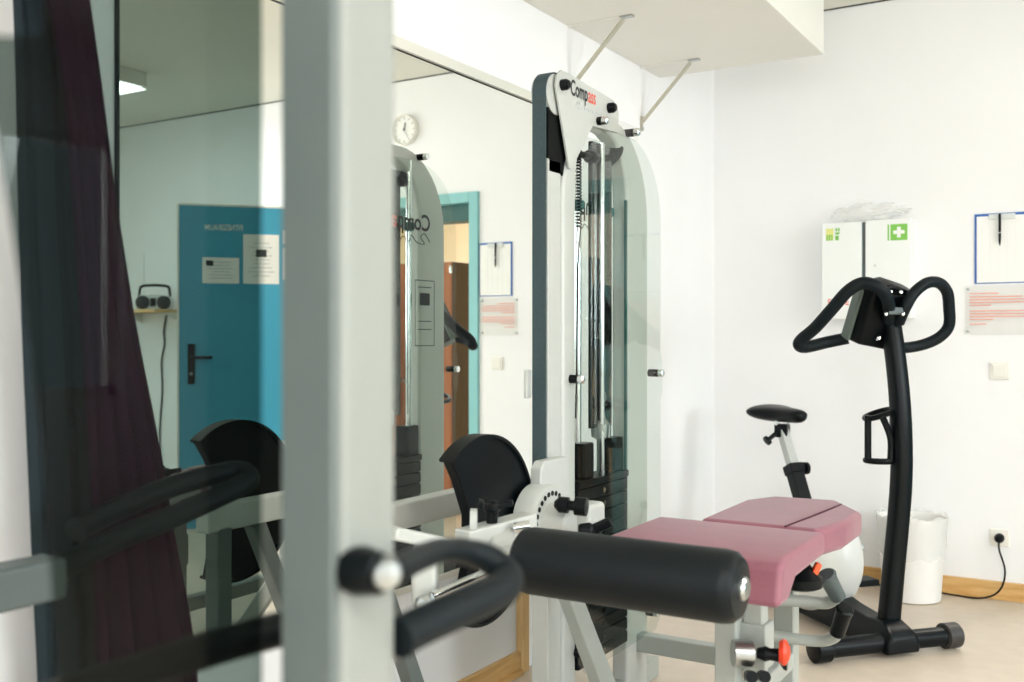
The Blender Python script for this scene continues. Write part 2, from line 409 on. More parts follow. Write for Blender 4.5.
# clock
ck = thing('wall_clock', 'round white wall clock above the open doorway', 'clock', (2.04, L, 2.50))
c0 = Vector((2.04, L-.001, 2.50)); nY = Vector((0, -1, 0))
MB().lathe(c0, nY, [(0, .098), (.028, .098), (.036, .092), (.03, .086), (.018, .084)], 48).build('case', 'plastic_white', ck)
MB().cyl(c0+nY*.019, c0+nY*.02, .084, n=48).build('dial', 'paper', ck)
tk = MB()
for h in range(12):
    a = h*PI/6; v = Vector((math.sin(a), 0, math.cos(a)))
    tk.obox(c0+nY*.021+v*.072, v, nY, v.cross(nY), .006, .0004, .0016)
tk.build('dial_pattern', 'ink', ck, smooth=False)
def hand(ang, l, w, nm, mm):
    v = Vector((-math.sin(ang), 0, math.cos(ang)))*1; v = Vector((math.sin(ang), 0, math.cos(ang)))
    MB().obox(c0+nY*.024+v*(l/2-.008), v, nY, v.cross(nY), l/2, .0008, w).build(nm, mm, ck, smooth=False)
hand(math.radians(-12), .055, .003, 'hour_hand', 'ink'); hand(math.radians(-150), .068, .0018, 'minute_hand', 'ink_pale'); hand(math.radians(-12), .05, .0022, 'minute_hand', 'ink')
MB().cyl(c0+nY*.02, c0+nY*.028, .005).build('hub', 'ink', ck)

# clipboard with pen
kx0, kx1, kz0, kz1 = 1.255, 1.485, 1.44, 1.76
cb = thing('clipboard', 'blue clipboard with blank white sheet hanging on the wall above the red printed plate', 'clipboard', ((kx0+kx1)/2, L, kz0))
MB().box((kx0, L-.006, kz0), (kx1, L-.001, kz1)).build('board', 'blue', cb, bevel=.002)
MB().box((kx0+.010, L-.0085, kz0+.004), (kx1-.006, L-.0062, kz1-.012)).build('sheet', 'paper', cb, smooth=False)
cl = MB().box((kx0+.06, L-.016, kz1-.03), (kx1-.06, L-.0088, kz1-.004)); cl.build('clip', 'silver', cb, bevel=.003)
ln = MB()
for k in range(5): ln.box((kx0+.03+.035*k, L-.0092, kz0+.02), (kx0+.0308+.035*k, L-.0087, kz1-.05))
ln.build('ruled_lines', 'ruling', cb, smooth=False)
pen = thing('ballpoint_pen', 'black pen hanging from the clip of the blue clipboard', 'pen', (1.362, L, 1.65))
MB().lathe((1.362, L-.022, kz1-.005), (0, 0, -1), [(0, .004), (.005, .0055), (.09, .0058), (.13, .0045), (.145, .0015)], 14).build('barrel', 'black', pen)
MB().cyl((1.362, L-.022, kz1-.089), (1.362, L-.022, kz1-.094), .0062, n=14).build('ring', 'silver', pen)
# red printed acrylic plate
px0, px1, pz0, pz1 = 1.215, 1.48, 1.205, 1.43
pl = thing('notice_plate', 'clear acrylic plate with red printed lines below the clipboard', 'notice', ((px0+px1)/2, L, pz0))
MB().box((px0, L-.012, pz0), (px1, L-.008, pz1)).build('acrylic', 'clear_plate', pl, smooth=False)
m = MB()
for k, z in enumerate([.035, .05, .063, .076, .089, .115, .128, .141, .154, .175]):
    wv = [.12, .22, .235, .23, .09, .225, .235, .23, .1, .07][k]
    m.box((px0+.02, L-.0125, pz1-z-.003), (px0+.02+wv, L-.0121, pz1-z+.0015))
m.build('print', 'ink_red', pl, smooth=False)
m = MB()
for x in (px0+.012, px1-.012):
    for z in (pz0+.015, pz1-.015): MB().cyl((x, L, z), (x, L-.016, z), .006, n=14).build('screw', 'steel', pl)
# light switch, socket
sw = thing('light_switch', 'square cream light switch on the back wall above the socket', 'switch', (1.36, L, 1.04))
MB().box((1.32, L-.009, 1.0), (1.40, L-.0005, 1.08)).build('plate', 'socket', sw, bevel=.004)
MB().box((1.332, L-.014, 1.012), (1.388, L-.0092, 1.068)).build('rocker', 'plastic_white', sw, bevel=.003)
so = thing('wall_socket', 'square cream power socket low on the back wall with a black plug', 'socket', (1.36, L, .28))
MB().box((1.32, L-.009, .24), (1.40, L-.0005, .32)).build('plate', 'socket', so, bevel=.006)
MB().lathe((1.36, L-.009, .28), nY, [(0, .028), (.003, .028), (.003, .022)], 28).build('well', 'plastic_white', so)
cd = thing('power_cord', 'black power cord running from the socket along the baseboard to the bike', 'cord', (1.36, L, 0))
MB().lathe((1.36, L-.0125, .28), nY, [(0, .021), (.02, .021), (.032, .014), (.034, .0)], 24).build('plug', 'black', cd)
MB().tube([(1.36, L-.035, .27), (1.362, L-.045, .23), (1.385, L-.05, .15), (1.378, L-.055, .08), (1.345, L-.055, .030), (1.28, L-.075, .008), (1.18, L-.07, .008), (1.05, L-.05, .008),
           (.95, L-.045, .008), (.84, L-.05, .008), (.72, L-.06, .008), (.55, L-.14, .008), (.40, L-.28, .008), (.32, L-.38, .02)], .0042, 10).build('cable', 'black', cd)

# first aid cabinet
fx0, fx1, fy, fz0, fz1 = .60, 1.003, L-.15, 1.28, 1.745
fa = thing('first_aid_cabinet', 'white two-door first aid cabinet with green cross stickers on the back wall', 'cabinet', ((fx0+fx1)/2, L, fz0))
fm = (fx0+fx1)/2-.012
MB().box((fx0+.004, fy+.02, fz0+.003), (fx1-.004, L-.0005, fz1-.003)).build('body', 'cabinet_white', fa, bevel=.004)
d1 = MB().box((fx0, fy-.012, fz0), (fm-.006, fy+.018, fz1-.004)).build('door', 'cabinet_white', fa, bevel=.004)
d2 = MB().box((fm+.010, fy, fz0), (fx1, fy+.018, fz1)).build('door', 'cabinet_white', fa, bevel=.004)
MB().box((fm-.012, fy+.008, fz0+.004), (fm+.018, fy+.0195, fz1-.006)).build('gap_seal', 'dark_grey', fa, smooth=False)
MB().cyl((fm+.055, fy-.0005, 1.53), (fm+.055, fy-.006, 1.53), .007).build('lock', 'silver', d2)
def sticker(x0, z0, s, par, y):
    MB().box((x0, y-.0008, z0), (x0+s, y-.0002, z0+s)).build('sticker', 'green', par, smooth=False)
    c = MB(); mx, mz = x0+s/2, z0+s/2
    c.box((mx-s*.11, y-.0014, mz-s*.33), (mx+s*.11, y-.0009, mz+s*.33)).box((mx-s*.33, y-.00145, mz-s*.11), (mx+s*.33, y-.0010, mz+s*.11))
    c.build('cross', 'paper', par, smooth=False)
sticker(fx1-.09, fz1-.10, .075, d2, fy)
MB().box((fx1-.103, fy-.0008, fz1-.10), (fx1-.096, fy-.0002, fz1-.025)).build('sticker_edge', 'green', d2, smooth=False)
yy = fy-.012
MB().box((fx0+.02, yy-.0008, fz1-.085), (fx0+.055, yy-.0002, fz1-.03)).build('sticker', 'green_pale', d1, smooth=False)
g = MB()
for k in range(3): g.box((fx0+.022+.011*k, yy-.0012, fz1-.088), (fx0+.029+.011*k, yy-.0009, fz1-.06))
g.box((fx0+.064, yy-.0012, fz1-.088), (fx0+.08, yy-.0009, fz1-.066)).box((fx0+.064, yy-.0012, fz1-.045), (fx0+.072, yy-.0009, fz1-.03)).box((fx0+.076, yy-.0012, fz1-.045), (fx0+.084, yy-.0009, fz1-.03)).box((fx0+.064, yy-.0012, fz1-.06), (fx0+.084, yy-.0009, fz1-.05))
g.build('pictogram', 'green', d1, smooth=False)
text('lettering', 'ERSTE', 'logo_red', d1, (fx0+.028, yy-.0006, fz0+.068), (1,0,0), (0,0,1), .030, .9, .01)
# crumpled clear bag on top
bg = bmesh.new(); bmesh.ops.create_icosphere(bg, subdivisions=4, radius=1)
from mathutils import noise
for v in bg.verts:
    n = noise.noise(v.co*2.3)*.35 + noise.noise(v.co*5.5)*.18
    q = v.co*(1+n)
    v.co = Vector((.805+q.x*.165, L-.09+q.y*.05, fz1+.045+max(-.042, q.z*.042)))
mb = MB(); mb.bm.free(); mb.bm = bg
tag(mb.build('plastic_bag', 'bag'), 'crumpled clear plastic bag lying on top of the first aid cabinet', 'bag')

# trash can with liner
tc_ = Vector((1.015, L-.20, 0))
tr = thing('trash_can', 'round white trash can with clear liner by the back wall', 'bin', tc_)
MB().lathe(tc_+Vector((0,0,.002)), (0,0,1), [(0, .118), (.004, .124), (.36, .146), (.37, .150), (.375, .146), (.36, .140), (.01, .118)], 48).build('body', 'bin', tr)
mb = MB(); rs = []
for h, r in [(.20, .1395), (.26, .145), (.32, .149), (.372, .155), (.386, .153), (.38, .146)]:
    rs.append([tc_+Vector((0,0,h+.008*math.sin(t*.9+h*40)))+Vector((math.cos(t*2*PI/60), math.sin(t*2*PI/60), 0))*(r+.0025*math.sin(t*1.7+h*50)+.002*math.sin(t*3.1)) for t in range(60)])
mb.rings(rs, cap=False).build('liner', 'bag', tr)

# shelf with boombox (seen in the mirror)
bb_turn = -.70
sh = thing('wall_shelf', 'small wooden wall shelf carrying the boombox beside the blue door', 'shelf', (4.25, L, 1.36))
MB().box((4.02, L-.32, 1.375), (4.62, L-.0005, 1.395)).build('board', 'oak', sh, bevel=.002)
for x in (4.1, 4.55): MB().prism([(x, L-.001, 1.374), (x, L-.18, 1.374), (x, L-.001, 1.30)], (.012, 0, 0)).build('bracket', 'plastic_white', sh)
bb = thing('boombox', 'silver boombox with two round black speakers and carry handle on the wall shelf', 'radio', (4.215, L-.16, 1.395))
b0 = Vector((4.215, L-.16, 1.3955))
prof = [(-.15, .0), (-.165, .04), (-.155, .10), (-.12, .135), (-.03, .14), (.03, .14), (.12, .135), (.155, .10), (.165, .04), (.15, 0)]
MB().prism([b0+Vector((x, -.07, z)) for x, z in prof], (0, .14, 0)).build('case', 'silver', bb, bevel=.012)
for s in (-1, 1):
    q = MB().lathe(b0+Vector((s*.092, -.07, .066)), nY, [(0, .062), (.012, .060), (.014, .052)], 32).build('speaker', 'black', bb)
    MB().lathe(b0+Vector((s*.092, -.085, .066)), nY, [(0, .051), (.006, .03), (.007, 0)], 32).build('speaker_cone', 'speaker', q)
MB().box(b0+Vector((-.025, -.078, .03)), b0+Vector((.025, -.0705, .105))).build('tape_deck', 'black', bb, bevel=.004)
MB().tube([b0+Vector(v) for v in ((-.135, 0, .12), (-.13, 0, .18), (-.11, 0, .215), (0, 0, .225), (.11, 0, .215), (.13, 0, .18), (.135, 0, .12))], .013).build('carry_handle', 'black', bb)
MB().cyl(b0+Vector((.1, .03, .13)), b0+Vector((.1, .04, .52)), .003).build('antenna', 'steel', bb)
bb.rotation_euler.z = bb_turn; bb.scale = (.8, .8, .8)
tag(MB().tube([b0+Vector(v)+Vector((0, .03, 0)) for v in ((.03, .12, .03), (.06, .122, -.05), (.085, .12, -.15), (.075, .12, -.25), (.11, .12, -.38), (.1, .12, -.6), (.13, .12, -.9), (.12, .12, -1.2), (.1, .115, -1.38))], .006, 8).build('speaker_cord', 'black'),
    'black cord hanging down the wall from the boombox shelf', 'cord')

# hallway wardrobe
wd = thing('wardrobe', 'tall brown wardrobe with orange-lit wood doors in the hallway beyond the doorway', 'wardrobe', (2.4, 5.65, 0))
wx, wy = 1.99, 5.50
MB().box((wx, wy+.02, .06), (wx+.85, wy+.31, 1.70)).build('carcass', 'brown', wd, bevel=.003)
MB().box((wx+.03, wy+.04, .0005), (wx+.82, wy+.29, .06)).build('plinth', 'black', wd)
for k in range(2):
    o = MB().box((wx+.003+.425*k, wy, .07), (wx+.42+.425*k, wy+.019, 1.695)).build('door', 'brown_front', wd, bevel=.003)
    for z in (.3, 1.62): MB().box((wx-.004+.85*k, wy-.004, z), (wx+.012+.83*k, wy+.012, z+.05)).build('hinge', 'steel', o)
    MB().cyl((wx+.39+.07*k, wy, .9), (wx+.39+.07*k, wy-.022, .9), .012).build('knob', 'steel', o)

# ================================================================== WEIGHT MACHINE
AX0, AX1 = .400, .458                                    # depth of the arch frame
wm = thing('weight_machine', 'white leg curl weight machine with tall arched stack tower and pink bench pads', 'gym machine', (.45, 2.86, 0))
# arch
outer = [(2.562, .0)] + arc((2.562+.27, 1.885-.30), (.27, .30), 180, 90, 12) + arc((3.172-.27, 1.885-.30), (.27, .30), 90, 0, 12) + [(3.172, .0)]
inner = [(2.645, .0)] + arc((2.645+.165, 1.838-.19), (.165, .19), 180, 90, 12) + arc((3.005-.165, 1.838-.19), (.165, .19), 90, 0, 12) + [(3.005, .0)]
MB().strip([(AX0, y, z) for y, z in outer], [(AX0, y, z) for y, z in inner], (AX1-AX0, 0, 0)).build('arch_frame', 'white_metal', wm, bevel=.012, seg=3)
MB().box((.398, 2.484, 0), (.452, 2.561, 1.70)).build('column', 'white_metal', wm, bevel=.004)
# head plate with logo, both sides of the pulley
hp = [(2.49, 1.925), (2.497, 1.955), (2.52, 1.975), (2.56, 1.976), (2.86, 1.958), (2.895, 1.945), (2.905, 1.92), (2.895, 1.86), (2.72, 1.85), (2.585, 1.70), (2.57, 1.70)]
hp = [(y+.012, z-.018) for y, z in hp]
hpl = MB().prism([(AX1+.003, y, z) for y, z in hp], (.008, 0, 0)).build('head_plate', 'white_metal', wm, bevel=.002)
MB().prism([(AX0-.012, 2.525+(y-2.50)*.66, z-.01) for y, z in hp], (.008, 0, 0)).build('head_plate', 'white_metal', wm, bevel=.002)
for y, z in ((2.535, 1.914), (2.842, 1.908)):
    MB().lathe((AX1+.011, y, z), (1, 0, 0), [(0, .016), (.016, .016), (.024, .011), (.026, 0)], 20).build('bolt_cap', 'black', hpl)
tx = AX1+.0115
text('lettering', 'Comp', 'logo_black', hpl, (tx, 2.586, 1.899), (0, 1, 0), (0, 0, 1), .046, .68, .022)
text('lettering', 'ass', 'logo_red', hpl, (tx, text.end+.003, 1.899), (0, 1, 0), (0, 0, 1), .046, .68, .010)
def squiggle(x, y0, z0, k, s=1):
    pts = [(0,0),(.02,.018),(.035,.008),(.02,-.006),(.05,-.004),(.07,.010),(.08,-.004),(.10,.006),(.115,-.005),(.135,.008),(.15,-.004),(.18,.002),(.215,.004)]
    return [(x, y0+s*u*k, z0+v*k) for u, v in pts]
MB().tube(squiggle(tx, 2.62, 1.874, .75), .0009, 6, 4).build('signature', 'ink_pale', hpl)
# top pulley, a black block for the shadowed interior, and the flat belt
MB().box((.400, 2.487, 1.66), (.452, 2.60, 1.885)).build('pulley_shadow_block', 'shadow_black', wm, bevel=.004)  # solid black block in place of the shadow behind the head plate
MB().cyl((.405, 2.527, 1.887), (.455, 2.527, 1.887), .058, n=36).build('pulley', 'white_metal', wm)
by, bt = 2.464, .004
path = [(by, .70), (by, 1.887)] + arc((2.527, 1.887), (.063, .063), 180, 60, 10)
pathi = [(by+bt, .70), (by+bt, 1.887)] + arc((2.527, 1.887), (.059, .059), 180, 60, 10)
MB().strip([(.412, y, z) for y, z in path], [(.412, y, z) for y, z in pathi], (.043, 0, 0)).build('belt', 'belt', wm)
MB().box((.40, 2.435, 1.02), (.412, 2.46, 1.10)).build('belt_guide', 'white_metal', wm, bevel=.003)
# guide rods, weights
for y in (2.745, 2.955):
    MB().cyl((.41, y, .18), (.41, y, 1.84), .0115).build('guide_rod', 'chrome', wm)
    MB().lathe((.41, y, 1.58), (0,0,1), [(0, .012), (.01, .022), (.03, .022), (.035, .012)], 20).build('bumper', 'teal_dark', wm)
MB().cyl((.448, 2.835, .72), (.448, 2.835, 1.80), .009).build('lift_rod', 'chrome', wm)
NPL = 13; pz, ph = .20, .0395
for k in range(NPL):
    o = MB().box((.386, 2.652, pz+k*(ph+.002)), (.462, 3.0, pz+k*(ph+.002)+ph)).build('weight_plate', 'plate', wm, bevel=.006)
    MB().cyl((.462, 2.82, pz+k*(ph+.002)+ph/2), (.4645, 2.82, pz+k*(ph+.002)+ph/2), .009, n=14).build('pin_hole', 'black_gloss', o)
ztop = pz+NPL*(ph+.002)
MB().box((.384, 2.650, ztop), (.465, 3.003, ztop+.022)).build('top_plate', 'plate', wm, bevel=.004)
for y in (2.745, 2.955): MB().box((.39, y-.035, ztop+.022), (.45, y+.035, ztop+.13)).build('guide_sleeve', 'black', wm, bevel=.006)
st = MB().cyl((.435, 2.85, ztop+.02), (.435, 2.85, ztop+.13), .011); st.lathe((.435, 2.85, ztop+.13), (0,0,1), [(0, .012), (.01, .028), (.05, .030), (.07, .016), (.11, .013), (.13, .02), (.15, .018)], 20)
st.build('selector_stem', 'steel', wm)
MB().tube([(.435, 2.85, ztop+.28), (.435, 2.82, 1.3), (.43, 2.82, 1.7)], .004, 8, 0).build('lift_cable', 'black', wm)
sp = MB().cyl((.462, 2.82, .50), (.505-.02, 2.82, .50), .008); sp.lathe((.478, 2.82, .50), (1,0,0), [(0, .012), (.006, .019), (.018, .019), (.02, 0)], 18); sp.build('selector_pin', 'black', wm)
# glossy dark upright between rods
MB().box((.425, 2.785, ztop+.17), (.440, 2.925, 1.80)).build('cover_panel', 'black_gloss', wm, bevel=.002)
# upper clamp and spiral cable
cl_ = MB().tube([(.435, 2.70, 1.745), (.44, 2.78, 1.75), (.44, 2.86, 1.755), (.435, 2.94, 1.775)], .011, 12)
cl_.lathe((.435, 2.945, 1.78), (.4, .5, .6), [(-.04, .010), (-.03, .022), (0, .024), (.025, .018), (.04, .010)], 20)
cl_.lathe((.435, 2.79, 1.75), (0, 1, 0), [(-.03, .014), (-.02, .02), (.02, .02), (.03, .014)], 20)
cl_.build('cable_clamp', 'black', wm)
co = [(.445+.008*math.cos(t*1.05), 2.685+.008*math.sin(t*1.05), 1.79-.0016*t) for t in range(170)]
MB().tube([(.445, 2.685, 1.83)]+co+[(.445, 2.68, 1.4), (.44, 2.675, .95)], .0022, 6, 0).build('spiral_cable', 'black', wm)
MB().lathe((.445, 2.685, 1.845), (0,0,-1), [(0, .012), (.02, .022), (.035, .018), (.04, .004)], 16).build('cable_plug', 'black', wm)
# shields
def shield(x, t, y0, y1, z0, z1, r, tabs):
    pts = [(y0, z0+.04), (y0+.04, z0), (y1-.04, z0), (y1, z0+.04)]
    e = tabs
    pts += [(y1, e-.09), (y1+.014, e-.07), (y1+.014, e+.05), (y1, e+.07)]
    pts += arc((y1-r, z1-r), (r, r), 0, 90, 10) + arc((y0+r, z1-r), (r, r), 90, 180, 10)
    pts += [(y0, e+.07), (y0-.014, e+.05), (y0-.014, e-.07), (y0, e-.09)]
    return MB().prism([(x, y, z) for y, z in pts], (t, 0, 0))
fs = shield(.482, .004, 2.609, 3.212, .20, 1.835, .25, 1.07).build('front_shield', 'clear', wm, smooth=False)
rs_ = shield(.372, .004, 2.609, 3.205, .20, 1.835, .25, 1.07).build('rear_shield', 'clear', wm, smooth=False)
for y, z in ((2.608, 1.07), (3.200, 1.07), (2.766, 1.853), (3.0, 1.858), (2.64, .26), (3.16, .26)):
    MB().cyl((AX1-.01, y, z), (.482, y, z), .013, n=18).build('stand_off', 'black', wm)
    MB().lathe((.486, y, z), (1,0,0), [(0, .013), (.014, .013), (.018, .008), (.019, 0)], 18).build('stand_off_cap', 'chrome', fs)
    MB().cyl((.372, y, z), (AX0+.01, y, z), .012, n=18).build('stand_off', 'black', wm)
    MB().cyl((.358, y, z), (.372, y, z), .012, n=18).build('stand_off_cap', 'chrome', rs_)
MB().box((.486, 2.75, 1.83), (.489, 3.02, 1.875)).build('shield_tab', 'clear_plate', fs)
MB().box((.449, 2.997, .30), (.4575, 3.0045, 1.64)).build('gasket', 'teal_dark', wm)
# print on the rear shield, reads from the mirror side
text('lettering', 'Comp', 'logo_black', rs_, (.372, 3.035, 1.585), (0, -1, 0), (0, 0, 1), .060, .95, .02, .0008)
text('lettering', 'ass', 'logo_red', rs_, (.372, -text.end-.004, 1.585), (0, -1, 0), (0, 0, 1), .060, .95, .015, .0008)
MB().tube(squiggle(.3705, 3.03, 1.545, 1.6, -1), .0016, 6, 4).build('signature', 'ink', rs_)
lb = MB()
for a, b in (((2.94, 1.40), (3.06, 1.403)), ((2.94, 1.16), (3.06, 1.163)), ((2.94, 1.16), (2.942, 1.403)), ((3.058, 1.16), (3.06, 1.403)), ((2.97, 1.31), (3.03, 1.355)), ((2.96, 1.25), (3.04, 1.253)), ((2.96, 1.22), (3.04, 1.223)), ((2.96, 1.375), (3.04, 1.378))):
    lb.box((.3703, a[0], a[1]), (.3712, b[0], b[1]))
lb.build('instruction_print', 'ink', rs_, smooth=False)
# base frame
def fbar(name, a, b, w, h, m='grey_metal', up=(0,0,1), bevel=.006): return MB().bar(a, b, w, h, up).build(name, m, wm, bevel=bevel)
fbar('base_beam', (.41, 2.42, .035), (.41, 3.30, .035), .07, .07)
fbar('base_beam', (.445, 2.52, .035), (1.0, 2.52, .035), .07, .07)
fbar('cross_beam', (.455, 3.10, .175), (.975, 3.10, .175), .05, .06)
fbar('diagonal_brace', (.47, 2.50, .56), (.80, 2.36, .04), .05, .05)
fbar('frame_leg', (.20, 1.856, .0), (.20, 1.856, .70), .05, .05, 'shade_leg_grey', up=(0,1,0))
fbar('base_beam', (.20, 1.72, .035), (.20, 2.46, .035), .06, .06, 'shade_leg_grey')
fbar('floor_foot', (.20, 2.45, .03), (.44, 2.45, .03), .06, .06)
fbar('arm_rail', (.20, 1.80, .72), (.20, 2.46, .72), .05, .07, 'white_metal')
fbar('diagonal_brace', (.20, 1.98, .69), (.20, 2.29, .04), .045, .045, 'shade_leg_grey')
fbar('rail_bridge', (.20, 2.44, .72), (.42, 2.50, .72), .06, .07, 'white_metal')
# cam: D shaped disc on the lever shaft with belt rim
cc = (2.14, .705); R = .237
ang0, ang1 = 128, -118
dp = arc(cc, (R, R), ang0, ang1, 44)
dp += [(2.045, .56), (2.075, .64), (2.075, .75), (2.03, .84)]
cam = MB().prism([(.432, y, z) for y, z in dp], (.028, 0, 0)).build('cam_disc', 'black', wm, bevel=.004)
rim = arc(cc, (R+.004, R+.004), ang0, ang1, 44); rimi = arc(cc, (R-.004, R-.004), ang0, ang1, 44)
MB().strip([(.424, y, z) for y, z in rim], [(.424, y, z) for y, z in rimi], (.044, 0, 0)).build('cam_rim', 'plate', cam)
MB().cyl((.38, 2.045, .50), (.43, 2.045, .50), .022).build('belt_bolt', 'steel', cam)
# lever casting: hub disc, upright plate, stop block, rail
DPT = .86
hub = P(548, 517, 2.62) + Vector((0, .085, -.012))
hx = Vector((1, 0, 0))
MB().lathe(Vector((.475, hub.y-.02, hub.z-.02)), hx, [(0, .105), (.05, .105), (.062, .098), (.062, .06), (.085, .055), (.12, .05), (.128, .04)], 48).build('hub_disc', 'white_metal', wm, bevel=0)
hh = Vector((.475, hub.y-.02, hub.z-.02))
sc_ = MB()
for k in range(9):
    a = math.radians(60+k*14); v = Vector((0, math.cos(a), math.sin(a)))
    sc_.cyl(hh+v*.083+hx*.0615, hh+v*.083+hx*.0635, .007, n=12)
sc_.build('index_holes', 'black', wm)
wm.children[-1].name = 'index_ring'
MB().prism([(.47, hh.y-.01, hh.z), (.47, hh.y+.0, hh.z+.145), (.47, hh.y+.02, hh.z+.165), (.47, hh.y+.15, hh.z+.165), (.47, hh.y+.16, hh.z+.15), (.47, hh.y+.16, hh.z)], (.035, 0, 0)).build('mount_plate', 'white_metal', wm, bevel=.006)
MB().box((.50, hh.y+.02, hh.z-.03), (.64, hh.y+.12, hh.z+.055)).build('stop_block', 'white_metal', wm, bevel=.014, seg=3)
def knob(name, a, d, prof, m='black', par=wm): return MB().lathe(a, d, prof, 22).build(name, m, par)
knob('index_pin', P(555, 504, 2.62), RIGHT*.9-VIEW*.3+Vector((0,0,-.04)), [(0, .010), (.012, .021), (.036, .021), (.038, .013), (.052, .013), (.055, .024), (.085, .024), (.088, .0)])
lk = P(582, 531, 2.55)
MB().lathe(lk, RIGHT, [(-.01, .018), (.02, .022), (.03, .016)], 16).bar(lk+RIGHT*.02+Vector((0,0,.0)), lk+RIGHT*.075+Vector((0,0,.025)), .02, .026).bar(lk+RIGHT*.02+Vector((0,0,-.005)), lk+RIGHT*.055+Vector((0,0,-.022)), .02, .022).build('locking_lever', 'black', wm, bevel=.006)
# lever rail towards the viewer with T knob and chrome pin
ra, rb = P(462, 541, 2.30), P(530, 522, 2.46)
MB().bar(ra, rb, .055, .05).build('lever_rail', 'white_metal', wm, bevel=.006)
MB().cyl(P(514, 528, 2.36), P(530, 526, 2.36), .013).build('stop_pin', 'chrome', wm)
k0 = P(492, 529, 2.36)
tk_ = MB().cyl(k0, k0+Vector((0,0,.045)), .012, .016); tk_.lathe(k0+Vector((0,0,.04)), (0,0,1), [(0, .016), (.008, .022), (.02, .022), (.026, .012)], 18)
for a in (0, 120, 240):
    v = RIGHT*math.cos(math.radians(a))+VIEW*math.sin(math.radians(a))
    tk_.bar(k0+Vector((0,0,.052)), k0+v*.05+Vector((0,0,.062)), .018, .014)
tk_.build('star_knob', 'black', wm, bevel=.003)
MB().lathe(P(473, 523, 2.34), RIGHT, [(-.006, .034), (.01, .034)], 24).build('rail_end_ring', 'white_metal', wm)
# roller arm and gas strut in front
MB().bar(P(424, 545, 2.2), P(426, 607, 2.2), .055, .07, up=VIEW).build('strut_plate', 'white_metal', wm, bevel=.012)
MB().lathe(P(423, 603, 2.13), -VIEW, [(0, .018), (.01, .018), (.016, .012), (.018, 0)], 20).build('strut_bolt', 'steel', wm)
MB().bar(P(392, 533, 2.15), P(455, 546, 2.28), .03, .03).build('handle_rail', 'white_metal', wm, bevel=.008)
MB().bar(P(430, 606, 2.14), P(490, 578, 2.3), .035, .028).build('strut_channel', 'white_metal', wm, bevel=.004)
MB().cyl(P(432, 597, 2.12), P(486, 573, 2.26), .011).build('strut_rod', 'chrome', wm)
MB().bar(P(455, 585, 2.19), P(476, 577, 2.24), .012, .012).build('strut_switch', 'black', wm)
MB().bar(P(480, 560, 2.28), P(534, 556, 2.24), .05, .05).build('roller_arm', 'white_metal', wm, bevel=.01)
MB().bar(P(500, 532, 2.40), P(505, 560, 2.28), .06, .05).build('arm_elbow', 'white_metal', wm, bevel=.01)
# foam roller, axis along X
r0, r1 = Vector((.708, 1.905, .703)), Vector((1.208, 1.905, .703))
ro = MB().lathe(r0, hx, [(0, .03), (0.002, .058), (.012, .069), (.03, .0725), (.467, .0725), (.486, .069), (.498, .058), (.501, .03)], 48).build('foam_roller', 'leatherette', wm)
MB().lathe(r1, hx, [(-.01, .024), (.006, .024), (.012, .018), (.013, 0)], 28).build('roller_cap', 'steel', ro)
MB().cyl(r0-hx*.05, r1, .014).build('roller_axle', 'chrome', ro)
# bench pads
def pad(name, corners, ztop, th, bev, par):
    lo = [Vector((x, y, ztop-th)) for x, y in corners]
    return MB().prism(lo, (0, 0, th)).build(name, 'pink', par, bevel=bev, seg=5)
pad1 = MB().prism([Vector((.755, y, z)) for y, z in ((2.165, .60), (2.19, .69), (2.235, .705), (2.555, .705), (2.565, .69), (2.565, .645), (2.30, .64), (2.24, .60))], (.45, 0, 0)).build('seat_pad', 'pink', wm, bevel=.016, seg=4)
p2 = [(.865, 2.575), (.865, 2.95), (.92, 3.07), (1.11, 3.09), (1.215, 2.92), (1.215, 2.72), (1.18, 2.575)]
pad2 = pad('back_pad', p2, .705, .075, .02, wm)
MB().tube([(1.10, 2.575, .7055), (1.125, 2.80, .7065), (1.14, 3.00, .7055)], .0028, 8).build('seam_piping', 'piping', pad2)
# bench under-frame
fbar('bench_rail', (1.0, 2.26, .615), (1.0, 2.98, .615), .06, .05)
fbar('bench_leg', (1.01, 2.40, .0), (1.01, 2.40, .62), .056, .056, up=(0,1,0))
fbar('bench_leg', (.995, 2.95, .0), (.995, 2.95, .62), .06, .06, up=(0,1,0))
fbar('bench_beam', (1.0, 2.42, .25), (1.0, 2.93, .25), .045, .05)
fbar('bench_floor_beam', (1.0, 2.30, .025), (1.0, 3.10, .025), .06, .05)
fbar('adjust_post', (1.065, 2.44, .12), (1.065, 2.44, .60), .05, .05, up=(0,1,0))
MB().obox((1.065, 2.44, .435), (1,0,0), (0,1,0), (0,0,1), .036, .036, .055).build('post_clamp', 'grey_metal', wm, bevel=.005)
MB().cyl(P(733, 653, 2.42), P(752, 654, 2.42), .032).build('clamp_tube', 'steel', wm)
kn = MB().lathe(P(757, 653, 2.40), RIGHT-VIEW*.35, [(0, .012), (.02, .018), (.03, .014), (.05, .016), (.062, .032), (.07, .034), (.072, 0)], 22).build('clamp_knob', 'black', wm)
MB().lathe(P(781, 652, 2.36), RIGHT-VIEW*.3, [(-.004, .026), (.006, .031), (.012, .028), (.02, .014), (.022, 0)], 10).build('red_grip', 'red', kn)
for x in (749, 762): MB().cyl(P(x, 676, 2.40), P(x+3, 677, 2.36), .014).build('clamp_bolt', 'black', wm)
# seat lock knob with orange tab
kn2 = MB().lathe(P(800, 588, 2.72), (0, 0, 1), [(0, .045), (.006, .058), (.03, .06), (.04, .05), (.06, .03), (.075, .02)], 28).build('seat_knob', 'black', wm)
MB().bar(P(812, 578, 2.70), P(819, 563, 2.70), .02, .018).build('orange_tab', 'orange', kn2, bevel=.005)
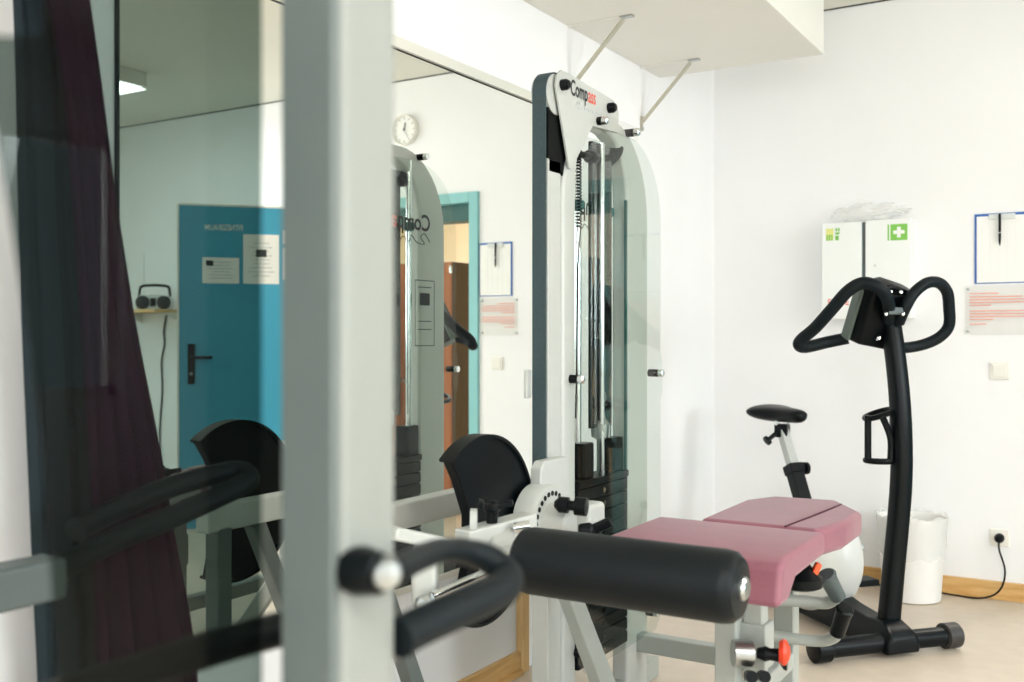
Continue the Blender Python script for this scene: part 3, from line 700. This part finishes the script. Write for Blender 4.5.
# side grips
h1 = MB().tube([P(770, 600, 2.86), P(800, 601, 2.86), P(826, 603, 2.84), P(838, 596, 2.80)], .017, 14).build('grip_bar', 'grey_metal', wm)
MB().lathe(P(838, 597, 2.80), P(823, 569, 2.76)-P(838, 597, 2.80), [(0, .022), (.07, .024), (.085, .028), (.09, .022), (.091, .0)], 22).build('hand_grip', 'dark_grey', h1)
h2 = MB().tube([P(740, 630, 2.90), P(775, 636, 2.88), P(815, 641, 2.84), P(833, 638, 2.80), P(838, 630, 2.78)], .016, 14).build('grip_bar', 'grey_metal', wm)
MB().lathe(P(837, 634, 2.78), P(846, 606, 2.74)-P(837, 634, 2.78), [(0, .020), (.07, .022), (.085, .025), (.09, .02), (.091, .0)], 22).build('hand_grip', 'black', h2)

# ================================================================== EXERCISE BIKE
BO = Vector((1.09, 4.05, 0)); bf = (RIGHT*.3-VIEW*.954).normalized(); bs = (RIGHT*.954+VIEW*.3).normalized()
def K(a, b, z): return BO + bf*a + bs*b + Vector((0, 0, z))
bk = thing('exercise_bike', 'upright exercise bike with black curved front column and black handlebars', 'exercise bike', BO)
up = Vector((0, 0, 1))
ft = MB().cyl(K(.06, -.36, .05), K(.06, .21, .05), .036, n=28).build('front_foot', 'black', bk)
for b0_, b1_ in ((-.40, -.33), (.175, .245)): MB().lathe(K(.06, b0_, .05), bs, [(0, .040), (.005, .048), (.062, .048), (.07, .040)], 24).build('foot_cap', 'black' if b0_ < 0 else 'cap_grey', ft)
# front body block
def section(a, hw, z0, z1, k=.5, o=-.04): return [K(a, o-hw, z0), K(a, o+hw, z0), K(a, o+hw, z0+(z1-z0)*.55), K(a, o+hw*k, z1), K(a, o-hw*k, z1), K(a, o-hw, z0+(z1-z0)*.55)]
MB().rings([section(a, hw, z0, z1, k) for a, hw, z0, z1, k in ((.115, .068, .02, .07, .8), (.10, .074, .015, .095, .75), (.04, .076, .015, .125, .6), (-.06, .07, .015, .115, .55), (-.2, .07, .02, .13, .6), (-.45, .085, .03, .18, .6), (-.5, .08, .05, .16, .6))]).build('front_shell', 'black', bk, bevel=.01, seg=3)
MB().rings([section(a, hw, z0, z1, .7) for a, hw, z0, z1 in ((-.40, .08, .03, .17), (-.7, .085, .03, .16), (-.95, .07, .03, .11))]).build('rear_shell', 'housing', bk, bevel=.01, seg=3)
MB().cyl(K(-.95, -.15, .045), K(-.95, .15, .045), .035, n=24).build('rear_foot', 'black', bk)
# flywheel housing
MB().lathe(K(-.42, -.18, .272), bs, [(0, .02), (.002, .13), (.015, .18), (.05, .214), (.10, .226), (.14, .226), (.19, .214), (.225, .18), (.238, .13), (.24, .02)], 56).build('flywheel_housing', 'housing', bk)
for s in (-1, 1):
    cr = MB().cyl(K(-.42, s*.12, .295), K(-.42, s*.165, .295), .022).bar(K(-.42, s*.155, .295), K(-.42-s*.05, s*.16, .295-s*.16), .022, .03).build('crank', 'steel', bk, bevel=.003)
    MB().obox(K(-.42-s*.05, s*.215, .295-s*.16), bf, bs, up, .045, .05, .014).build('pedal', 'black', cr, bevel=.006)
# column
cp = [K(0, -.022, .10), K(.012, -.010, .30), K(.03, .008, .60), K(.036, .008, .80), K(.025, .004, 1.0), K(.0, -.004, 1.20), K(-.015, -.008, 1.27)]
cps = spline(cp, 6); cr_ = []
for i, p in enumerate(cps):
    t = i/(len(cps)-1); w = .040-.008*t
    d = (cps[min(i+1, len(cps)-1)]-cps[max(i-1, 0)]).normalized(); s_ = bs; f_ = s_.cross(d).normalized()
    cr_.append([p + s_*w*math.copysign(abs(math.cos(q))**.7, math.cos(q)) + f_*.036*math.copysign(abs(math.sin(q))**.7, math.sin(q)) for q in [2*PI*j/28 for j in range(28)]])
MB().rings(cr_).build('column', 'black', bk, angle=60)
# console
cq = P(880, 317, 3.87)
c_n = (bf*.90-up*.43).normalized(); c_u = (up*.90+bf*.43).normalized()      # back of the console looks forward and up
con = MB().rings([[cq + bs*x + c_u*z + c_n*dd for x, z in ((-hw, -.10), (hw*.72, -.13), (hw, .02), (hw*.9, .12), (-hw*.2, .15), (-hw, .13))] for dd, hw in ((-.05, .105), (.0, .108), (.04, .09))]).build('console', 'console', bk, bevel=.012, seg=3)
MB().obox(cq + bs*(-.112) + c_u*.005 - c_n*.02, bs, c_u, c_n, .010, .105, .022).build('console_side', 'console_side', con, bevel=.006)
MB().obox(cq + bs*.02 + c_u*.085 + c_n*.048, bs, c_u, c_n, .045, .026, .008).build('battery_cover', 'console', con, bevel=.004)
MB().obox(P(896, 311, 3.765), bs, up, bf, .042, .014, .016).build('mount_bracket', 'dark_grey', con, bevel=.004)
for x, y in ((886, 314), (903, 314), (891, 292), (901, 292), (879, 338)):
    MB().lathe(P(x, y, 3.74), -VIEW+up*.2, [(-.02, .006), (0, .0075), (.004, .005), (.005, 0)], 12).build('screw', 'chrome', con)
hb = spline([P(889, 320, 3.82), P(889, 308, 3.76), P(886, 296, 3.72), P(877, 287, 3.71), P(863, 283, 3.73), P(848, 291, 3.75), P(832, 309, 3.79), P(815, 328, 3.85), P(802, 339, 3.89), P(799, 345, 3.90), P(806, 347, 3.92), P(828, 342, 3.94), P(848, 338, 3.92)], 6)
MB().tube(hb, .0235, 18, 0).build('handlebar', 'rubber', bk)
hb = spline([P(896, 348, 3.86), P(912, 347, 3.88), P(928, 343, 3.88), P(941, 336, 3.87), P(949, 325, 3.86), P(949, 307, 3.84), P(947, 292, 3.82), P(939, 283, 3.80), P(927, 283, 3.78), P(914, 293, 3.77), P(905, 308, 3.77), P(899, 322, 3.82)], 6)
MB().tube(hb, .0215, 18, 0).build('handlebar', 'rubber', bk)
# bottle cage
bc = Vector(K(.065, -.10, .0)); bc.z = 0
q0 = P(879, 435, 3.86)
cage = MB()
cc3 = Vector((q0.x, q0.y, 0)); rr_ = .052
tz, bz_ = 1.19-(414-338)/F*3.86, 1.19-(460-338)/F*3.86
ringp = [cc3+RIGHT*math.cos(t)*rr_+VIEW*math.sin(t)*rr_+up*(tz+.018*math.cos(t)) for t in [2*PI*k/20 for k in range(21)]]
cage.tube(ringp, .011, 8, 0)
for a0 in (200, 262):
    t0, t1 = math.radians(a0), math.radians(a0+(0 if a0 == 200 else 40))
    cage.tube([cc3+RIGHT*math.cos(t0)*rr_+VIEW*math.sin(t0)*rr_+up*(tz-.004), cc3+RIGHT*math.cos(t1)*rr_+VIEW*math.sin(t1)*rr_+up*((tz+bz_)/2), cc3+RIGHT*math.cos(t1)*rr_+VIEW*math.sin(t1)*rr_+up*bz_], .013, 8)
cage.tube([cc3+RIGHT*math.cos(math.radians(a))*rr_+VIEW*math.sin(math.radians(a))*rr_+up*bz_ for a in range(180, 380, 12)], .012, 8, 0)
cage.bar(cc3+RIGHT*rr_+up*(bz_-.005), cc3+RIGHT*rr_+up*(tz+.03), .02, .012, up=VIEW)
cage.bar(cc3+RIGHT*rr_+up*(tz-.03), cc3+RIGHT*(rr_+.045)+up*(tz-.03), .02, .02).bar(cc3+RIGHT*rr_+up*(bz_+.03), cc3+RIGHT*(rr_+.045)+up*(bz_+.03), .02, .02)
cage.build('bottle_cage', 'black', bk)
# seat post and saddle
sb, stp = K(-.50, .04, .16), K(-.80, .022, .775)
def along(t): return sb + (stp-sb)*t
MB().bar(along(0), along(.72), .055, .062, up=bs).build('post_sleeve', 'black', bk, bevel=.004)
MB().bar(along(.68), along(.745), .07, .07, up=bs).build('post_collar', 'black', bk, bevel=.005)
MB().lathe(along(.715)+bs*.034, bs, [(0, .012), (.02, .012), (.022, .028), (.036, .028), (.042, 0)], 20).build('post_knob', 'black', bk)
MB().bar(along(.7), along(.985), .042, .042, up=bs).build('seat_post', 'white_metal', bk, bevel=.003)
MB().box(stp+Vector((-.03, -.03, -.04)), stp+Vector((.03, .03, .02))).build('saddle_clamp', 'black', bk, bevel=.006)
MB().lathe(stp-bs*.03+Vector((0,0,-.02)), (-bs-up*.7), [(0, .01), (.05, .01), (.052, .022), (.066, .022), (.07, 0)], 18).build('clamp_knob', 'black', bk)
for k in (-.03, .03): MB().cyl(stp+bs*k+up*.015, stp+bs*k+up*.05, .008).build('saddle_rail', 'chrome', bk)
sd = []
for a, hw, zt, zb in ((.165, .012, .0, -.022), (.155, .036, .018, -.034), (.12, .044, .026, -.040), (.05, .05, .028, -.042), (0, .065, .028, -.044), (-.05, .105, .030, -.046), (-.10, .128, .034, -.044), (-.14, .115, .032, -.036), (-.158, .06, .016, -.016)):
    c = stp + bf*a + up*.072
    sd.append([c + bs*hw*math.cos(q) + up*((zt if math.sin(q) > 0 else -zb)*math.sin(q)) for q in [2*PI*j/20 for j in range(20)]])
MB().rings(sd).build('saddle', 'black', bk, subsurf=1)

# ================================================================== CURTAIN BEHIND THE SMOKED SHIELD
cu = thing('curtain', 'dark burgundy curtain hanging in folds next to the mirror', 'curtain', (.15, 1.1, .1))
def drape(e_l, e_r, x, name, m, amp, folds, ztop, zbot, n=60, rows=26):
    mb = MB(); vs = []
    for j in range(rows+1):
        t = j/rows; row = []
        for side in (0, 1):
            pass
        z = ztop+(zbot-ztop)*t
        yl, yr = e_l(z), e_r(z)
        row = []
        for i in range(n+1):
            u = i/n; y = yl+(yr-yl)*u
            row.append(mb.bm.verts.new((x+amp*(.4+.6*t)*math.sin(u*folds*2*PI+.8*math.sin(3*t)), y+.008*math.sin(u*folds*4*PI), z)))
        vs.append(row)
    for j in range(rows):
        for i in range(n): mb.bm.faces.new((vs[j][i], vs[j][i+1], vs[j+1][i+1], vs[j+1][i]))
    o = mb.build(name, m, cu, angle=180)
    s = o.modifiers.new('thick', 'SOLIDIFY'); s.thickness = .004
    return o
def edge(pts, x):
    q = [PX(px, py, x) for px, py in pts]; zy = sorted((p.z, p.y) for p in q)
    def f(z):
        if z <= zy[0][0]: return zy[0][1]
        for (z0, y0), (z1, y1) in zip(zy, zy[1:]):
            if z <= z1: return y0+(y1-y0)*(z-z0)/(z1-z0)
        (z0, y0), (z1, y1) = zy[-2], zy[-1]
        return max(y1-.12, y1+(y1-y0)*(z-z1)/(z1-z0))
    return f
eR = edge([(88, 0), (100, 90), (113, 200), (133, 330), (155, 440), (172, 540), (192, 640), (196, 690)], .17)
eM = edge([(46, 0), (60, 60), (72, 200), (80, 340), (86, 480), (92, 620), (94, 690)], .17)
eL = edge([(42, 0), (44, 60), (46, 200), (50, 340), (56, 480), (62, 620), (66, 690)], .20)
eM2 = edge([(88, 0), (98, 60), (102, 200), (112, 340), (118, 480), (124, 620), (126, 690)], .20)
drape(eM, eR, .17, 'cloth', 'burgundy', .022, 4, 2.38, .08)
drape(eL, eM2, .11, 'lining', 'dark_lining', .012, 2, 2.38, .08)
MB().cyl((.14, .3, 2.385), (.14, 1.36, 2.385), .012).box((.0, .35, 2.375), (.14, .37, 2.397)).box((.0, 1.32, 2.375), (.14, 1.34, 2.397)).build('curtain_rail', 'steel', cu)

# ================================================================== NEAR MACHINE
nm = thing('press_machine', 'grey press machine with smoked shield and black curved grips nearest the viewer', 'gym machine', (1.235, .70, 0))
MB().box((1.210, .66, 0), (1.271, .740, 2.1)).build('upright', 'near_grey', nm, bevel=.012, seg=4)
MB().box((1.207, .652, 0), (1.268, .662, 2.1)).build('shaded_face', 'shade_leg_grey', nm, bevel=.004)  # thin dark box, paints the shade on this face of the upright
# smoked shield, plane X = 1.18, shape traced in its own plane
SX = 1.19
so_ = [(60, 760), (60, 682), (46, 450), (26, 300), (4, 160), (-16, 36), (45, 36), (45, -60), (262, -60), (262, 760)]
MB().prism([PX(x, y, SX) for x, y in so_], (-.004, 0, 0)).build('smoked_shield', 'smoke', nm, smooth=False)
for z in (.75, 1.55): MB().bar((SX-.006, .60, z), (1.21, .68, z), .02, .02).build('shield_bracket', 'dark_grey', nm, bevel=.003)
# floor frame
def nbar(name, a, b, w, h, m='grey_metal', up_=(0,0,1)): return MB().bar(a, b, w, h, up_).build(name, m, nm, bevel=.008)
nbar('floor_beam', (1.234, .70, .04), (.40, .45, .04), .07, .08)
nbar('floor_beam', (1.234, .30, .04), (1.234, 1.10, .04), .07, .08)
nbar('rear_upright', (.40, .45, 0), (.40, .45, .85), .065, .065, up_=(0,1,0))
nbar('arm_beam', (.40, .42, .815), (.40, .985, .815), .065, .065, 'dark_grey')
# near grip
g1 = [P(368, 573, .86), P(392, 571, .89), P(415, 560, .96), P(440, 551, 1.03), P(466, 552, 1.08), P(492, 561, 1.10), P(507, 577, 1.09), P(500, 590, 1.06), P(470, 604, 1.01), P(425, 624, .96), P(398, 638, .93)]
gr = MB().tube(g1, [.013+.006*min(1, max(0, (k-20)/20)) for k in range(61)], 18).build('hand_grip', 'rubber', nm)
MB().lathe(P(384, 571, .868), RIGHT*.25-VIEW*.9, [(-.02, .014), (.01, .014), (.02, .011), (.022, 0)], 22).build('grip_cap', 'steel', gr)
knb = MB().lathe(P(362, 571, .87), RIGHT*.8-VIEW*.5, [(-.03, .016), (0, .022), (.02, .018), (.024, 0)], 22).build('hub_knob', 'black', nm)
g2 = [P(404, 637, .945), P(388, 640, .99), P(350, 632, 1.03), P(300, 626, 1.04), P(240, 640, 1.02), P(190, 655, 1.0), P(110, 681, .96), P(20, 712, .92)]
MB().tube(g2, .0185, 16).build('grip_bar', 'black', nm)
# far grip
g3 = [Vector((.40, .95, .815)), P(60, 568, 1.62), P(120, 538, 1.72), P(165, 520, 1.8), P(205, 503, 1.87), P(240, 486, 1.92), P(249, 478, 1.94), P(238, 471, 1.96), P(205, 477, 1.93), P(165, 489, 1.88), P(120, 508, 1.8), P(75, 530, 1.7)]
MB().tube(g3, .0205, 16).build('hand_grip', 'rubber', nm)

# ================================================================== LIGHT
def area(name, loc, aim, sx, sy, e, col):
    la = bpy.data.lights.new(name, 'AREA'); la.shape = 'RECTANGLE'; la.size = sx; la.size_y = sy; la.energy = e; la.color = col
    o = bpy.data.objects.new(name, la); COL.objects.link(o); o.location = loc
    o.rotation_euler = (Vector(aim)-Vector(loc)).to_track_quat('-Z', 'Z').to_euler()
    return o
for k, (y0, y1) in enumerate(W):
    area('daylight', (XR+.7, (y0+y1)/2, 2.2), (1.5, (y0+y1)/2, .6), y1-y0, 1.7, 175, (.935, .94, 1.0))
area('daylight', ((FW[0]+FW[1])/2, YF-.7, 2.2), ((FW[0]+FW[1])/2, 2, .6), 3.4, 1.7, 105, (.935, .94, 1.0))  # fill light outside the added window
hl = bpy.data.lights.new('hall_light', 'AREA'); hl.size = .8; hl.energy = 55; hl.color = (1, .93, .84)
ho_ = bpy.data.objects.new('hall_light', hl); COL.objects.link(ho_); ho_.location = (2.4, 6.4, 2.66)
w = bpy.data.worlds.new('world'); S.world = w; w.use_nodes = True
bgn = w.node_tree.nodes['Background']; bgn.inputs['Color'].default_value = (.85, .93, 1, 1); bgn.inputs['Strength'].default_value = 1.5

# ================================================================== CAMERA
cam_d = bpy.data.cameras.new('camera'); cam_o = bpy.data.objects.new('camera', cam_d); COL.objects.link(cam_o)
cam_o.location = EYE; cam_o.rotation_euler = (PI/2, 0, YAW)
cam_d.sensor_width = 36; cam_d.lens = F*36/1024; cam_d.shift_y = -3/1024
cam_d.clip_start = .05
cam_d.dof.use_dof = True; cam_d.dof.focus_distance = 3.1; cam_d.dof.aperture_fstop = 3.0
S.camera = cam_o
S.view_settings.view_transform = 'Standard'; S.view_settings.look = 'None'; S.view_settings.gamma = 1; S.view_settings.exposure = 0.30
S.view_settings.use_curve_mapping = False
S.cycles.max_bounces = 12; S.cycles.transparent_max_bounces = 24; S.cycles.diffuse_bounces = 6; S.cycles.glossy_bounces = 6
S.cycles.use_denoising = True
